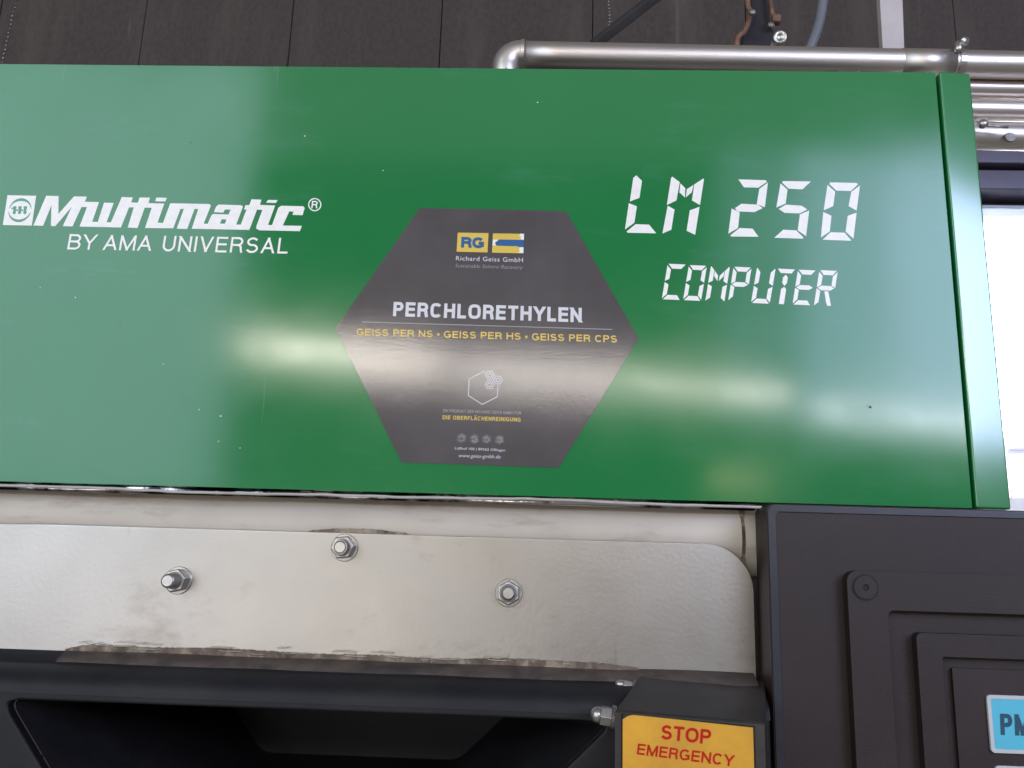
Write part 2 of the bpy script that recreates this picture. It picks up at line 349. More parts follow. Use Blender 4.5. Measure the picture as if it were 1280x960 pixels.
# ------------------------------------------------------------------ the back wall, its window, what is outside
YW = 0.85
wall = bpy.data.objects.new('wall', None); COL.objects.link(wall); wall['kind'] = 'structure'
wall.location = (0, YW, 0)
a0 = at(0, 40, YW); step = (at(741, 20, YW).x-at(181, 20, YW).x)/3; sx = at(181, 20, YW).x
winx0 = at(1228, 400, YW).x; winz1 = at(1270, 262, YW).z; winz0 = at(1270, 640, YW).z-.5
x = sx-10*step; mesh = None
while x < winx0-.01:
    x1 = min(x+step, winx0)
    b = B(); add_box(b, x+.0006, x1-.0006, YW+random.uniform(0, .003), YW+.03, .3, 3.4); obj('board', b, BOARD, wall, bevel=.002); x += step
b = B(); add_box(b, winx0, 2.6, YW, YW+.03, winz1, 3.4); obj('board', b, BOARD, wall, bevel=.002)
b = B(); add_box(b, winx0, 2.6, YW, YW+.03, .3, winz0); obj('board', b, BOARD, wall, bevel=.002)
b = B(); add_box(b, -3.2, winx0-.02, YW+.04, YW+.06, .3, 3.4); add_box(b, winx0-.02, 2.6, YW+.04, YW+.06, winz1+.02, 3.4); obj('backing', b, BEAM, wall)
win = thing('window', 'bright overexposed window beyond the right edge of the green panel', 'window', (winx0, YW, winz0))
b = B(); fw = .007
for q in ((winx0, winx0+fw, winz0, winz1), (2.5, 2.55, winz0, winz1)): add_box(b, q[0], q[1], YW-.02, YW+.05, q[2], q[3])
for q in ((winz1-fw, winz1), (winz0, winz0+fw)): add_box(b, winx0+fw, 2.5, YW-.021, YW+.049, q[0], q[1])
obj('frame', b, WINF, win, bevel=.003)
b = B(); add_box(b, winx0+fw, 2.5, YW+.010, YW+.014, winz0+fw, winz1-fw); obj('pane', b, GLASS, win)
b = B()
for k in range(3): add_box(b, winx0-.25, 2.5, YW-.06-.012*k, YW-.002-.0005*k, winz1+.012+.045*k, winz1+.05+.045*k)
obj('lintel_rail', b, RAIL, win, bevel=.003)
b = B(); add_box(b, -4, 12, 7, 7.05, -1, 8); s = obj('sky', b, SKY); s['kind'] = 'structure'
b = B(); z = at(1270, 562, 3.0).z; add_box(b, at(1262, 600, 3.0).x, 6, 3.0, 3.3, -.2, z); add_box(b, at(1262, 600, 3.0).x-.06, 6, 2.96, 3.34, z, z+.05)
area('parapet_light', (3.2, 1.6, 3.2), (3.2, 3.0, 1.0), 3, 1.0, 14, (1.0, .97, .92))  # lamp added between window and parapet to brighten the parapet
tag(obj('parapet', b, OUT, bevel=.01), 'pale parapet outside the window at the right edge', 'wall')

# ------------------------------------------------------------------ things hung in the space above the machine
b = B(); add_tube(b, [at(830, -12, .6), at(742, 56, .6)], .011, 4); br = obj('roof_brace', b, BEAM, bevel=.002)
tag(br, 'dark diagonal brace meeting the long pipe near the top centre', 'brace')
def chain(p0, p1, Y, n, label):
    t = thing('bead_chain', label, 'chain', at(*p1, Y), 'fine bead chains hanging against the dark wall')
    for i in range(n):
        k = i/(n-1); c = at(p0[0]+(p1[0]-p0[0])*k+random.uniform(-.6, .6), p0[1]+(p1[1]-p0[1])*k, Y)
        b = B(); bmesh.ops.create_icosphere(b, subdivisions=1, radius=.0022+random.uniform(-.0006, .0008), matrix=Matrix.Translation(c)); obj('bead', b, CHAINM, t, smooth=True)
chain((22, -6), (3, 78), .7, 17, 'fine bead chain hanging in the top left corner')
chain((761, -6), (762, 36), .7, 11, 'fine bead chain hanging beside the diagonal brace')
b = B(); pts = [at(1099, -14, .4), at(1128, -14, .4), at(1131, 70, .4), at(1104, 70, .4)]; add_plate(b, [pts], NF, .012)
tag(obj('flat_bar', b, POST, bevel=.0015), 'pale upright flat bar standing behind the long pipe', 'metal bar')
b = B(); add_tube(b, smooth_path([at(1032, -25, .3), at(1029, 0, .3), at(1023, 32, .3), at(1011, 64, .3), at(996, 100, .3)]), .0062, 12)
tag(obj('hose', b, HOSE, smooth=True), 'grey plastic hose curving down behind the long pipe', 'hose')
h = thing('harness', 'worn leather and black webbing harness hanging behind the long pipe', 'strap', at(950, 62, .3))
b = B(); add_plate(b, [[at(*p, .32) for p in ((938, -12), (966, -12), (962, 10), (964, 30), (968, 40), (966, 66), (926, 66), (928, 44), (936, 34), (938, 14))]], NF, .01); obj('webbing', b, WEB, h, bevel=.002)
for P, r in ((((934, -12), (935, 8), (938, 16), (935, 30), (930, 40), (922, 48), (921, 66)), .0036), (((962, -12), (964, 6), (966, 18), (970, 26)), .0032), (((936, 14), (940, 18), (934, 24)), .003)):
    b = B(); add_tube(b, smooth_path([at(*p, .31) for p in P]), r, 8); obj('leather_cord', b, LEATHER, h, smooth=True)
b = B(); c = at(970, 25, .305); bmesh.ops.create_cube(b, size=.011, matrix=Matrix.Translation(c)); obj('keeper', b, LEATHER, h, bevel=.002)
for q in ((940, 17), (963, 33)):
    b = B(); add_lathe(b, [(0, .004), (.003, .0045), (.005, .003)], at(*q, .30), NF, 12); obj('rivet', b, STEEL_D, h, smooth=True)
t = thing('eye_bolt', 'small shiny eye bolt standing up behind the long pipe beside the harness', 'bolt', at(968, 62, .26))
b = B(); add_tube(b, [at(966, 68, .26), at(972, 52, .26)], .0075, 6); obj('shank', b, STEEL, t)
b = B(); c = at(975, 47, .25); add_lathe(b, [(0, .006), (.002, .0085), (.007, .0085), (.009, .006), (.006, .0035)], c+Vector((0, .004, 0)), (-.1, -1, -.2), 18); obj('head', b, STEEL, t, smooth=True)

# pipes
YP = .12
def pipe(label, pa, pb, r, extra=None):
    t = thing('pipe', label, 'pipe', pb, 'round metal pipes behind the top of the green panel')
    b = B(); n = 20; add_tube(b, [pa+(pb-pa)*(i/n) for i in range(n+1)], r, 32); obj('tube', b, PIPE, t, smooth=True); return t
def pxr(px, py0, py1, Y): return (at(px, py0, Y)-at(px, py1, Y)).length/2
rp = pxr(1240, 66.5, 97, YP)
A_ = at(652, 69, YP); E_ = at(1300, 82.5, YP)
t = pipe('long warm silver pipe along the top edge of the green panel ending in an elbow', A_, E_+(E_-A_)*.5, rp)
d = (E_-A_).normalized(); R_ = rp*1.15
pts = [A_-d*(R_*math.sin(a))+Vector((0, .0, -1))*(R_*(1-math.cos(a))) for a in [i*PI/2/10 for i in range(11)]]
pts = [A_+d*.002]+pts+[pts[-1]+Vector((0, 0, -.05))]
b = B(); add_tube(b, pts, rp*1.06, 28); obj('elbow', b, PIPE, t, smooth=True)
b = B(); add_lathe(b, [(0, rp*1.04), (0, rp*1.13), (.004, rp*1.13), (.004, rp*1.04)], A_-d*.001, d, 32); obj('collar', b, PIPE, t, bevel=.0006)
b = B(); J = A_+(E_-A_)*.735; add_lathe(b, [(0, rp*1.0), (0, rp*1.03), (.05, rp*1.03), (.05, rp)], J, d, 32); obj('sleeve', b, PIPE, t, smooth=True)
cl = B(); Q = A_+(at(1193, 80, YP)-A_).dot(d)*d
add_lathe(cl, [(0, rp), (0, rp*1.10), (.006, rp*1.10), (.006, rp)], Q, d, 32); obj('clamp_band', cl, STEEL, t, smooth=False)
b = B(); add_tube(b, [Q+Vector((.001, -.004, rp*1.35)), Q+Vector((.0, -rp*.75, rp*1.05)), Q+Vector((-.004, -rp*1.2, rp*.3))], [.0035, .005, .003], 10); obj('clamp_screw', b, STEEL, t, smooth=True)
b = B(); add_lathe(b, [(0, .0038), (.004, .0045), (.006, .003)], Q+Vector((.003, -rp*1.0, rp*1.0)), (.2, -1, .5), 6); obj('clamp_nut', b, STEEL, t)
for (ya, yb, nm) in ((98.5, 122.5, 'second silver pipe down at the right edge just under the long pipe'), (125, 149, 'third silver pipe down at the right edge dull on its upper side'), (154.5, 185, 'lowest silver pipe at the right edge with a dark spot on it')):
    pa = at(1120, (ya+yb)/2-1.5, YP+.02); pb = at(1400, (ya+yb)/2+4, YP+.02); t2 = pipe(nm, pa, pb, pxr(1240, ya, yb, YP+.02))
r4 = pxr(1240, 154.5, 185, YP+.02)
c = at(1228, 157, YP-.002); b = B(); add_lathe(b, [(0, .004), (.003, .0048), (.006, .003)], c, (-.3, -1, .2), 10); add_tube(b, [c, at(1260, 159, YP-.004)], .0013, 8); obj('clamp_screw', b, STEEL, t2, smooth=True)
c = at(1262, 172, YP+.02-r4*1.0); b = B(); add_lathe(b, [(0, .0055), (.0015, .005)], c, (.0, -1, .05), 10); obj('cap_plug', b, STEEL_D, t2)

# ------------------------------------------------------------------ green fascia
zt = .23194+H0; zb = -.12634+H0; xg = .36602
fas = thing('fascia_panel', 'large glossy green sheet metal panel with white lettering', 'machine panel', (0, 0, zb))
XL = -.75
b = B(); pts = [Vector(v) for v in ((XL, 0, zb), (xg-.0015, 0, zb), (xg-.0015, 0, zt), (XL, 0, zt))]; add_plate(b, [pts], NF, .0015)
add_box(b, XL, xg-.0015, .0016, .022, zt-.0016, zt-.0001); add_box(b, XL, xg-.0015, .0016, .018, zb+.0001, zb+.0016); add_box(b, xg-.0031, xg-.0016, .0016, .02, zb+.002, zt-.002)
obj('sheet', b, GREEN, fas, bevel=.0006)
xr0, xr1 = at(1219, 95, 0).x, at(1262, 633, 0).x; xr = (xr0+xr1)/2
b = B(); th = .0022
add_hexa(b, [(xg+.0012, -.0005, zb), (xr, th, zb), (xr, .05, zb), (xg+.0012, .05, zb)], [(xg+.0012, -.0005, zt+.001), (xr, th, zt+.001), (xr, .05, zt+.001), (xg+.0012, .05, zt+.001)])
obj('corner_strip', b, GREEN_S, fas, bevel=.0018, seg=3)
b = B(); add_box(b, XL, xr-.004, .052, .06, zb, zt-.02); obj('back_sheet', b, DARK, fas)
YT = -.0001
R1 = dict(o=(30, 235), s=6.4)
a = lambda L_: [(u, v) for u, v in L_]
r2 = lambda L_: [(u+180*6.4, v) for u, v in L_]     # crop two starts 180 px further right
outline = a([(75,300),(178,62),(277,65),(275,208),(400,67),(503,69),(487,110),(600,113),(545,270),(590,272),(640,117),(718,119),(660,274),(695,275),(783,72),(870,76),(857,115),(910,118),(925,76),(1008,77),(996,121),(1122,125),(1068,277),(1112,280)]) \
 + r2([(16,126),(24,122),(325,128),(341,134),(341,146),(285,285),(318,287),(333,250),(350,215),(362,208),(485,212),(500,173),(455,172),(442,197),(368,193),(384,150),(405,132),(585,138),(600,148),(545,292),(582,293),(628,172),(608,172),(620,137),(650,137),(668,90),(748,93),(735,135),(857,140),(800,295),(832,297),(882,158),(905,142),(1080,146),(1094,158),(1076,217),(995,215),(1005,188),(970,187),(918,300),(1070,303),(1055,345),(730,338),(706,325),(708,302),(755,175),(712,173),(650,335),(190,326),(242,168),(212,167),(153,328),(70,325),(127,167),(100,167),(42,322)]) \
 + a([(968,320),(1022,158),(965,157),(908,320),(830,316),(878,155),(840,155),(775,316),(444,308),(504,153),(460,152),(388,307),(310,305),(384,148),(250,305),(215,303),(220,136),(153,302)])
hole = r2([(430,250),(468,252),(455,285),(415,285)])
b = B(); add_px(b, [[outline, hole], a([(1060,76),(1143,79),(1130,108),(1048,106)]), r2([(800,95),(878,97),(862,120),(785,117)])], YT, **R1)
obj('brand_lettering', b, WHITE, fas)
Z8 = dict(o=(0, 230), s=8.)
b = B(); add_px(b, [[(75,112),(362,118),(318,415),(28,410)]], YT, **Z8); bd = obj('logo_badge', b, WHITE, fas)
def cres(c, rx, ry, a0, a1, w_, sk=-.12, n=18):
    o_, i_ = [], []
    for k in range(n+1):
        t = k/n; aa = math.radians(a0+(a1-a0)*t); ww = w_*math.sin(PI*t)**.7+1.5
        for lst, q in ((o_, 0), (i_, ww)):
            yy = -(ry-q)*math.sin(aa); lst.append((c[0]+(rx-q*.55)*math.cos(aa)+sk*yy, c[1]+yy))
    return o_+i_[::-1]
b = B(); em = [cres((200,260), 112, 118, 5, 172, 24), cres((197,262), 112, 118, 185, 352, 24)]
for k in range(3):
    cx_ = 143+k*53; em.append([(cx_-14,228),(cx_+4,220),(cx_+22,226),(cx_+12,262),(cx_+14,290),(cx_-2,302),(cx_-18,292),(cx_-10,262)])
em += [[(112,240),(126,236),(128,252),(116,250)], [(159,254),(180,254),(178,268),(157,268)], [(212,255),(233,255),(231,269),(210,269)]]
add_px(b, em, YT-.0002, **Z8); obj('emblem', b, EMBLEM, bd)
b = B(); grot_px(b, 'BY', (345,492), (570,497), (367,369), YT, o=(30,235), sc=6.4, wt=.13, gap=.13)
grot_px(b, 'AMA', (630,497), (1013,503), (652,377), YT, o=(30,235), sc=6.4, wt=.13, gap=.17)
grot_px(b, 'UNIVERSAL', (1103,507), (2107,526), (1123,383), YT, o=(30,235), sc=6.4, wt=.13, gap=.2)
obj('byline_lettering', b, WHITE, fas)
b = B(); ring = lambda c, r, n=28: [(c[0]+r*math.cos(k*2*PI/n), c[1]+r*math.sin(k*2*PI/n)) for k in range(n)]
add_px(b, [[r2(ring((1174,133),53)), r2(ring((1174,133),44))]], YT, **R1)
grot_px(b, 'R', (1152+1146,162), (1152+1194,164), (1152+1153,103), YT, o=(30,235), sc=6.4, wt=.17)
obj('registered_mark', b, WHITE, fas)
SEG = dict(o=(760, 200), s=3.765)
LM = [[(133,72),(160,98),(148,178),(103,195),(119,84)], [(98,203),(136,218),(124,295),(80,327)], [(88,336),(130,302),(193,304),(227,345),(92,342)],
 [(302,78),(338,104),(322,190),(277,212),(297,85)], [(281,215),(313,233),(298,328),(256,346)], [(341,110),(364,133),(362,176),(336,152)], [(371,137),(403,117),(394,152),(366,176)], [(452,88),(433,212),(395,190),(406,115),(447,88)], [(431,220),(410,352),(370,333),(385,237)],
 [(614,91),(742,95),(748,103),(708,130),(640,129)], [(753,106),(738,222),(700,208),(712,136)], [(598,226),(628,206),(704,210),(728,226),(690,245),(608,242)], [(582,228),(620,247),(612,320),(566,347)], [(575,355),(620,320),(680,323),(709,361),(580,360)],
 [(822,99),(955,101),(915,138),(850,135),(820,107)], [(812,110),(845,140),(836,205),(792,224)], [(803,230),(838,210),(912,215),(938,233),(903,251),(832,249)], [(947,238),(932,358),(893,331),(903,256)], [(783,366),(825,328),(885,331),(920,365),(915,370)],
 [(1045,105),(1168,108),(1178,113),(1143,146),(1075,144),(1042,113)], [(1033,117),(1069,149),(1060,217),(1015,237)], [(1013,245),(1052,262),(1044,336),(1002,365)], [(1186,120),(1170,238),(1132,217),(1145,150)], [(1170,248),(1155,370),(1118,337),(1128,263)], [(1010,375),(1048,340),(1113,342),(1145,378),(1140,380)]]
b = B(); add_px(b, LM, YT, **SEG); obj('model_lettering', b, WHITE, fas)
S7 = {'a': [(.05,0),(.95,0),(.76,.13),(.27,.13)], 'f': [(0,.04),(.22,.16),(.22,.42),(0,.485)], 'e': [(0,.515),(.22,.58),(.22,.85),(0,.97)],
      'b': [(1,.04),(1,.485),(.78,.42),(.78,.16)], 'c': [(1,.515),(1,.97),(.78,.85),(.78,.58)], 'd': [(.27,.87),(.76,.87),(.95,1),(.05,1)],
      'g': [(.05,.5),(.25,.435),(.75,.435),(.95,.5),(.75,.565),(.25,.565)], 'F': [(.03,0),(.22,.12),(.22,.42),(0,.485),(0,.03)], 'B': [(.97,0),(1,.03),(1,.485),(.78,.42),(.78,.12)],
      'E': [(0,.515),(.22,.58),(.22,.90),(0,1)], 'Q': [(1,.515),(1,1),(.78,.90),(.78,.58)], 'm': [(.25,.13),(.46,.27),(.46,.42),(.25,.28)], 'n': [(.54,.27),(.75,.13),(.75,.28),(.54,.42)],
      'T': [(0,0),(1,0),(.84,.12),(.2,.12)], 'v': [(.52,.16),(.65,.24),(.65,.40),(.52,.48),(.37,.40),(.37,.24)], 'w': [(.52,.51),(.65,.57),(.65,1),(.35,1),(.35,.57)], 'r': [(.45,.59),(.66,.59),(.92,.99),(.74,1.0),(.62,.9)]}
cells = [('afed',(280,488),(371,492),(252,655)), ('abcdef',(380,494),(467,498),(352,659)), ('FEmnBQ',(483,499),(575,503),(457,662)), ('afebg',(590,502),(677,506),(564,665)), ('FedBc',(700,507),(790,512),(672,672)),
         ('Tvw',(799,511),(881,515),(775,676)), ('afged',(893,516),(982,520),(867,680)), ('abfEgr',(994,518),(1083,522),(968,684))]
b = B(); P = []
for segs, tl, tr, bl in cells:
    for s_ in segs:
        P.append([(tl[0]+(tr[0]-tl[0])*u+(bl[0]-tl[0])*v, tl[1]+(tr[1]-tl[1])*u+(bl[1]-tl[1])*v) for u, v in [((x_-.5)*.975+.5, y_) for x_, y_ in S7[s_]]])
add_px(b, P, YT, **SEG); obj('computer_lettering', b, WHITE, fas)

b = B()
for k in range(150):
    x_ = random.uniform(XL, .3); c = Vector((x_, random.uniform(.0, .003), zt+.0002)); r_ = random.uniform(.0003, .0009)
    bmesh.ops.create_icosphere(b, subdivisions=1, radius=r_, matrix=Matrix.Translation(c))
o_ = obj('dust_crumbs', b, BOARD, fas); o_['kind'] = 'stuff'
for px_, py_, ss in ((1088, 509, 1.9), (1083, 507, 1.0), (238, 178, .8), (150, 402, .7)):
    b = B(); add_px(b, [[(px_+ss*random.uniform(.6, 1.3)*math.cos(k*PI/4), py_+ss*random.uniform(.4, 1)*math.sin(k*PI/4)) for k in range(8)]], YT, th=.00005); obj('paint_chip', b, DARK, fas)
for px_, py_, ss in ((276, 520, 1.3), (249, 512, .8), (381, 170, .9), (672, 128, .9), (94, 372, .7), (300, 560, .8), (204, 455, .7)):
    b = B(); add_px(b, [[(px_+ss*random.uniform(.6, 1.3)*math.cos(k*PI/4), py_+ss*random.uniform(.4, 1)*math.sin(k*PI/4)) for k in range(8)]], YT, th=.00005); obj('paint_fleck', b, WHITE, fas)

# ------------------------------------------------------------------ hexagonal sticker
YS = -.0006
st = thing('hexagonal_sticker', 'dark grey hexagonal solvent sticker with white and yellow print', 'sticker', at(600, 420, 0))
hx = [(524.5,259.5),(707.5,263.6),(798.6,423),(698.5,585),(502,578.2),(418.8,410.6)]
b = B(); pts = []
for (x0_, y0_), (x1_, y1_) in zip(hx, hx[1:]+hx[:1]):
    n = 46
    for k in range(n):
        t_ = k/n; nx, ny = -(y1_-y0_), (x1_-x0_); l_ = math.hypot(nx, ny); j = .55 if k % 2 else 0
        pts.append((x0_+(x1_-x0_)*t_+nx/l_*j, y0_+(y1_-y0_)*t_+ny/l_*j))
add_px(b, [pts], YS, th=.0004); obj('film', b, FILM, st)
YR = YS-.0001; Z5 = dict(o=(400, 240), s=2.6667); z5 = dict(o=(400, 240), sc=2.6667)
b = B(); grot_px(b, 'PERCHLORETHYLEN', (243,414), (872,435), (246,366), YR, wt=.21, gap=.15, p=3, **z5); obj('headline_print', b, CREAM, st)
b = B(); add_px(b, [[(140,432),(975,457),(975,459.2),(140,434.2)]], YR, **Z5); obj('rule_line', b, PALE, st)
b = B(); grot_px(b, 'GEISS PER NS • GEISS PER HS • GEISS PER CPS', (122,478), (990,502), (123,455), YR, wt=.18, gap=.19, **z5); obj('product_print', b, YELLOW, st)
ZR = dict(o=(540, 280), s=8.533); zr = dict(o=(540, 280), sc=8.533)
b = B(); add_px(b, [[(275,92),(603,97),(592,303),(262,295)], [(650,100),(982,105),(975,313),(640,305)]], YR, **ZR); lg = obj('logo_tile', b, YELLOW, st)
b = B(); grot_px(b, 'RG', (310,250), (553,258), (314,137), YR-.0002, wt=.26, gap=.06, p=2.4, **zr); add_px(b, [[(672,203),(718,164),(980,170),(977,246),(920,244),(914,235),(690,229)]], YR-.0003, **ZR); obj('blue_mark', b, BLUE, lg)
b = B(); add_px(b, [[(649,168),(708,166),(668,203),(684,229),(644,228)], [(938,103),(982,105),(980,168),(955,167),(945,150),(950,135),(932,128)], [(935,247),(976,248),(975,313),(918,306),(938,290),(930,270)]], YR-.0002, **ZR); obj('white_mark', b, WHITE, lg)
b = B(); text_px(b, 'Richard Geiss GmbH', (255,388), (970,408), (257,342), YR, spacing=1.08, **zr); obj('company_print', b, CREAM, st)
b = B(); text_px(b, 'Sustainable Solvent Recovery', (247,462), (968,483), (249,424), YR, bold=-.012, shear=.25, **zr); obj('slogan_print', b, PALE, st)
Z7 = dict(o=(540, 455), s=7.108); z7 = dict(o=(540, 455), sc=7.108)
def poly(c, r, n, a0=0): return [(c[0]+r*math.cos(math.radians(a0)+k*2*PI/n), c[1]+r*math.sin(math.radians(a0)+k*2*PI/n)) for k in range(n)]
b = B(); H = [(478,76),(455,66),(330,135),(322,280),(447,359),(581,290),(586,190)]
def stroke(L_, wd):
    out = []
    for (xa, ya), (xb, yb) in zip(L_, L_[1:]):
        dx, dy = xb-xa, yb-ya; l_ = math.hypot(dx, dy); nx, ny = -dy/l_*wd/2, dx/l_*wd/2
        e = 0.0; out.append([(xa+nx, ya+ny), (xb+nx, yb+ny), (xb-nx, yb-ny), (xa-nx, ya-ny)])
    return out
add_px(b, stroke(H, 6.5), YR, **Z7)
for c in ((514,99),(587,143),(511,184)):
    add_px(b, [[poly(c, 43, 6), poly(c, 36, 6)], [poly(c, 21, 16), poly(c, 14, 16)]], YR-.0001, **Z7)
obj('hexagon_icon', b, CREAM, st)
b = B(); grot_px(b, 'EIN PRODUKT DER RICHARD GEISS GMBH FÜR', (98,427), (790,449), (100,402), YR, wt=.12, gap=.14, p=3, **z7); obj('caption_print', b, PALE, st)
b = B(); grot_px(b, 'DIE OBERFLÄCHENREINIGUNG', (93,491), (788,513), (95,456), YR, wt=.19, gap=.2, p=3, **z7); obj('slogan_print', b, YELLOW, st)
for c, r_ in (((264,662), 48), ((377,666), 47), ((487,669), 46), ((600,673), 46)):
    b = B(); add_px(b, [poly(c, r_, 6, 30)], YR, **Z7); hh = obj('hexagon_mark', b, FADED, st)
    b = B(); add_px(b, stroke([(c[0]-22, c[1]-8), (c[0], c[1]-24), (c[0]+20, c[1]-10), (c[0]+20, c[1]+14), (c[0]-2, c[1]+26), (c[0]-22, c[1]+12)], 3.5), YR-.0002, **Z7); obj('line_mark', b, PALE, hh)
b = B(); text_px(b, 'Lüßhof 100 | 89362 Offingen', (203,758), (650,777), (204,737), YR, **z7); obj('address_print', b, CREAM, st)
b = B(); text_px(b, 'www.geiss-gmbh.de', (237,828), (610,840), (238,797), YR, shear=.2, bold=-.005, **z7); obj('web_print', b, CREAM, st)

# ------------------------------------------------------------------ silver channel and seal under the fascia
XR = .34
def extrude_profile(bm, prof, x0, x1, nx=60, wob=None):     # prof: (y, z) going down
    rings = []
    for i in range(nx+1):
        x_ = x0+(x1-x0)*i/nx
        rings.append([bm.verts.new((x_, y_+(wob(x_, k)[0] if wob else 0), z_+(wob(x_, k)[1] if wob else 0))) for k, (y_, z_) in enumerate(prof)])
    for q, w_ in zip(rings, rings[1:]):
        for k in range(len(prof)-1): bm.faces.new([q[k], q[k+1], w_[k+1], w_[k]])
zc = lambda py, Y=0: at(480, py, Y).z
cz0, cz1 = zc(612), zc(675); lowz_ = at(400, 817, .004).z
ch = thing('channel_rail', 'cream silver rounded channel running under the green panel', 'machine frame', (0, .02, cz1))
b = B(); prof = [(.060, cz0+.004), (.026, cz0+.003), (.0195, cz0-.001), (.0165, cz0-.007), (.0125, cz0-.014), (.0098, cz0-.022), (.0090, cz0-.030), (.0105, cz0-.038), (.0150, cz0-.046), (.0200, cz0-.055), (.03, cz0-.056)]
xs_ = at(929, 660, .01).x
extrude_profile(b, smooth_prof := [tuple(v) for v in prof], XL, xs_-.001, 60, lambda x_, k: (.0007*math.sin(x_*19+k*.6)*math.sin(x_*7), .0003*math.sin(x_*31)))
obj('channel', b, CHANNEL, ch, smooth=True)
b = B(); extrude_profile(b, prof, xs_+.0015, XR, 6); obj('channel_end', b, CHANNEL, ch, smooth=True)
b = B(); add_box(b, xs_-.0015, xs_+.002, .013, .03, cz1-.02, cz0-.001); obj('joint_filler', b, GRIME, ch)
b = B(); add_box(b, XL, XR+.1, .035, .04, lowz_-.012, cz0+.01); obj('back_sheet', b, SILVER, ch)
b = B(); zs = zc(620.5)
rnd = [random.uniform(-1, 1) for _ in range(200)]
wv = lambda x_, k: (.0004*math.sin(x_*40), .0007*math.sin(x_*14+1)+.0004*math.sin(x_*37)+.0002*rnd[int((x_+1)*70) % 200])
rp_ = .0010
extrude_profile(b, [(-.0005-rp_*math.cos(t_), zs+rp_*1.1*math.sin(t_)) for t_ in [math.radians(q) for q in (-150, -100, -60, -20, 20, 60, 100, 150)]]+[(.02, zs+.0012)], XL, at(952, 640).x, 150, wv)
g_ = B(); extrude_profile(g_, [(.0035, zb+.002), (.003, zb-.002), (.0015, zb-.0045), (.004, zb-.006)], XL, at(945, 640).x, 120, lambda x_, k: (.0006*math.sin(x_*55+k), 0)); obj('glint_strip', g_, GLINT, ch, smooth=True)  # reflecting strip added behind the slit to make glints
tag(obj('sealing_strip', b, SEAL, smooth=True), 'thin wavy grey sealing strip along the bottom edge of the green panel', 'seal')

# ------------------------------------------------------------------ silver plate with its three bolts
YPL = .004
plz1 = (at(0, 653, YPL).z+at(880, 680, YPL).z)/2
pl_r = at(944, 800, YPL).x; lowz = at(400, 817, YPL).z
print('plate z', at(0, 653, YPL).z, at(880, 680, YPL).z, at(944, 740, YPL).x, at(946, 850, YPL).x)
plt_ = thing('cover_plate', 'silver painted cover plate with a rounded corner and three nuts', 'plate', (0, YPL, lowz))
rr = at(880, 680, YPL); rad = pl_r-rr.x
pts = [Vector((XL, YPL, lowz-.010)), Vector((pl_r, YPL, lowz-.010))]
for k in range(13):
    a_ = math.radians(90*k/12); pts.append(Vector((pl_r-rad+rad*math.cos(a_), YPL, plz1-rad*.95+rad*.95*math.sin(a_))))
pts.append(Vector((at(60, 655, YPL).x, YPL, plz1))); pts.append(Vector((at(8, 655, YPL).x, YPL, plz1-.0008))); pts.append(Vector((XL, YPL, plz1-.0012)))
b = B(); add_plate(b, [pts], NF, .004); obj('plate', b, SILVER, plt_, bevel=.0005)
# dirty gap above the plate
b = B(); e0, e1 = at(385, 664, .0055), at(512, 668, .0055)
up, dn = [], []
for k in range(25):
    t_ = k/24; x_ = e0.x+(e1.x-e0.x)*t_
    up.append(Vector((x_, .0055, plz1+.0003+.0032*math.sin(PI*t_)**.6+.0004*random.uniform(-1, 1)))); dn.append(Vector((x_, .0055, plz1-.001)))
add_plate(b, [up+dn[::-1]], NF, .002); obj('grime_wedge', b, GRIME, plt_)
def bolt(c_px, ln, rot):
    t_ = bpy.data.objects.new('bolt', None); COL.objects.link(t_); t_.parent = plt_; t_.empty_display_size = .01
    c = at(*c_px, YPL)
    b = B(); add_lathe(b, [(0, .0102), (.0012, .0102), (.0015, .0098)], c, NF, 28); w1 = obj('washer', b, STEEL, t_, smooth=False)
    b = B(); n = 6; R6 = .0090
    prof_ = [(.0016, R6), (.0080, R6), (.0088, R6*.90)]
    ringsv = []
    for h, r in prof_: ringsv.append([b.verts.new(c+Vector((r*math.cos(rot+k*PI/3), -h, r*math.sin(rot+k*PI/3)))) for k in range(6)])
    for q, w_ in zip(ringsv, ringsv[1:]):
        for k in range(6): b.faces.new([q[k], q[(k+1) % 6], w_[(k+1) % 6], w_[k]])
    b.faces.new(ringsv[0][::-1]); b.faces.new(ringsv[-1]); obj('nut', b, STEEL, t_, bevel=.0005)
    b = B(); pr = [(.0080, .0052)]
    k = 0; h = .0088
    while h < ln: pr += [(h, .0047), (h+.0006, .0052)]; h += .0012
    pr += [(ln+.0004, .0048), (ln+.0012, .0038)]; add_lathe(b, pr, c, NF, 22); obj('stud', b, STEEL, t_, smooth=False)
    b = B(); add_lathe(b, [(.00885, .0066), (.0091, .0058)], c, NF, 22); obj('thread_shadow_ring', b, STEEL_D, t_)
bolt((223.5, 725.5), .019, .25); bolt((431, 684.5), .015, .12); bolt((636, 741), .0105, .55)

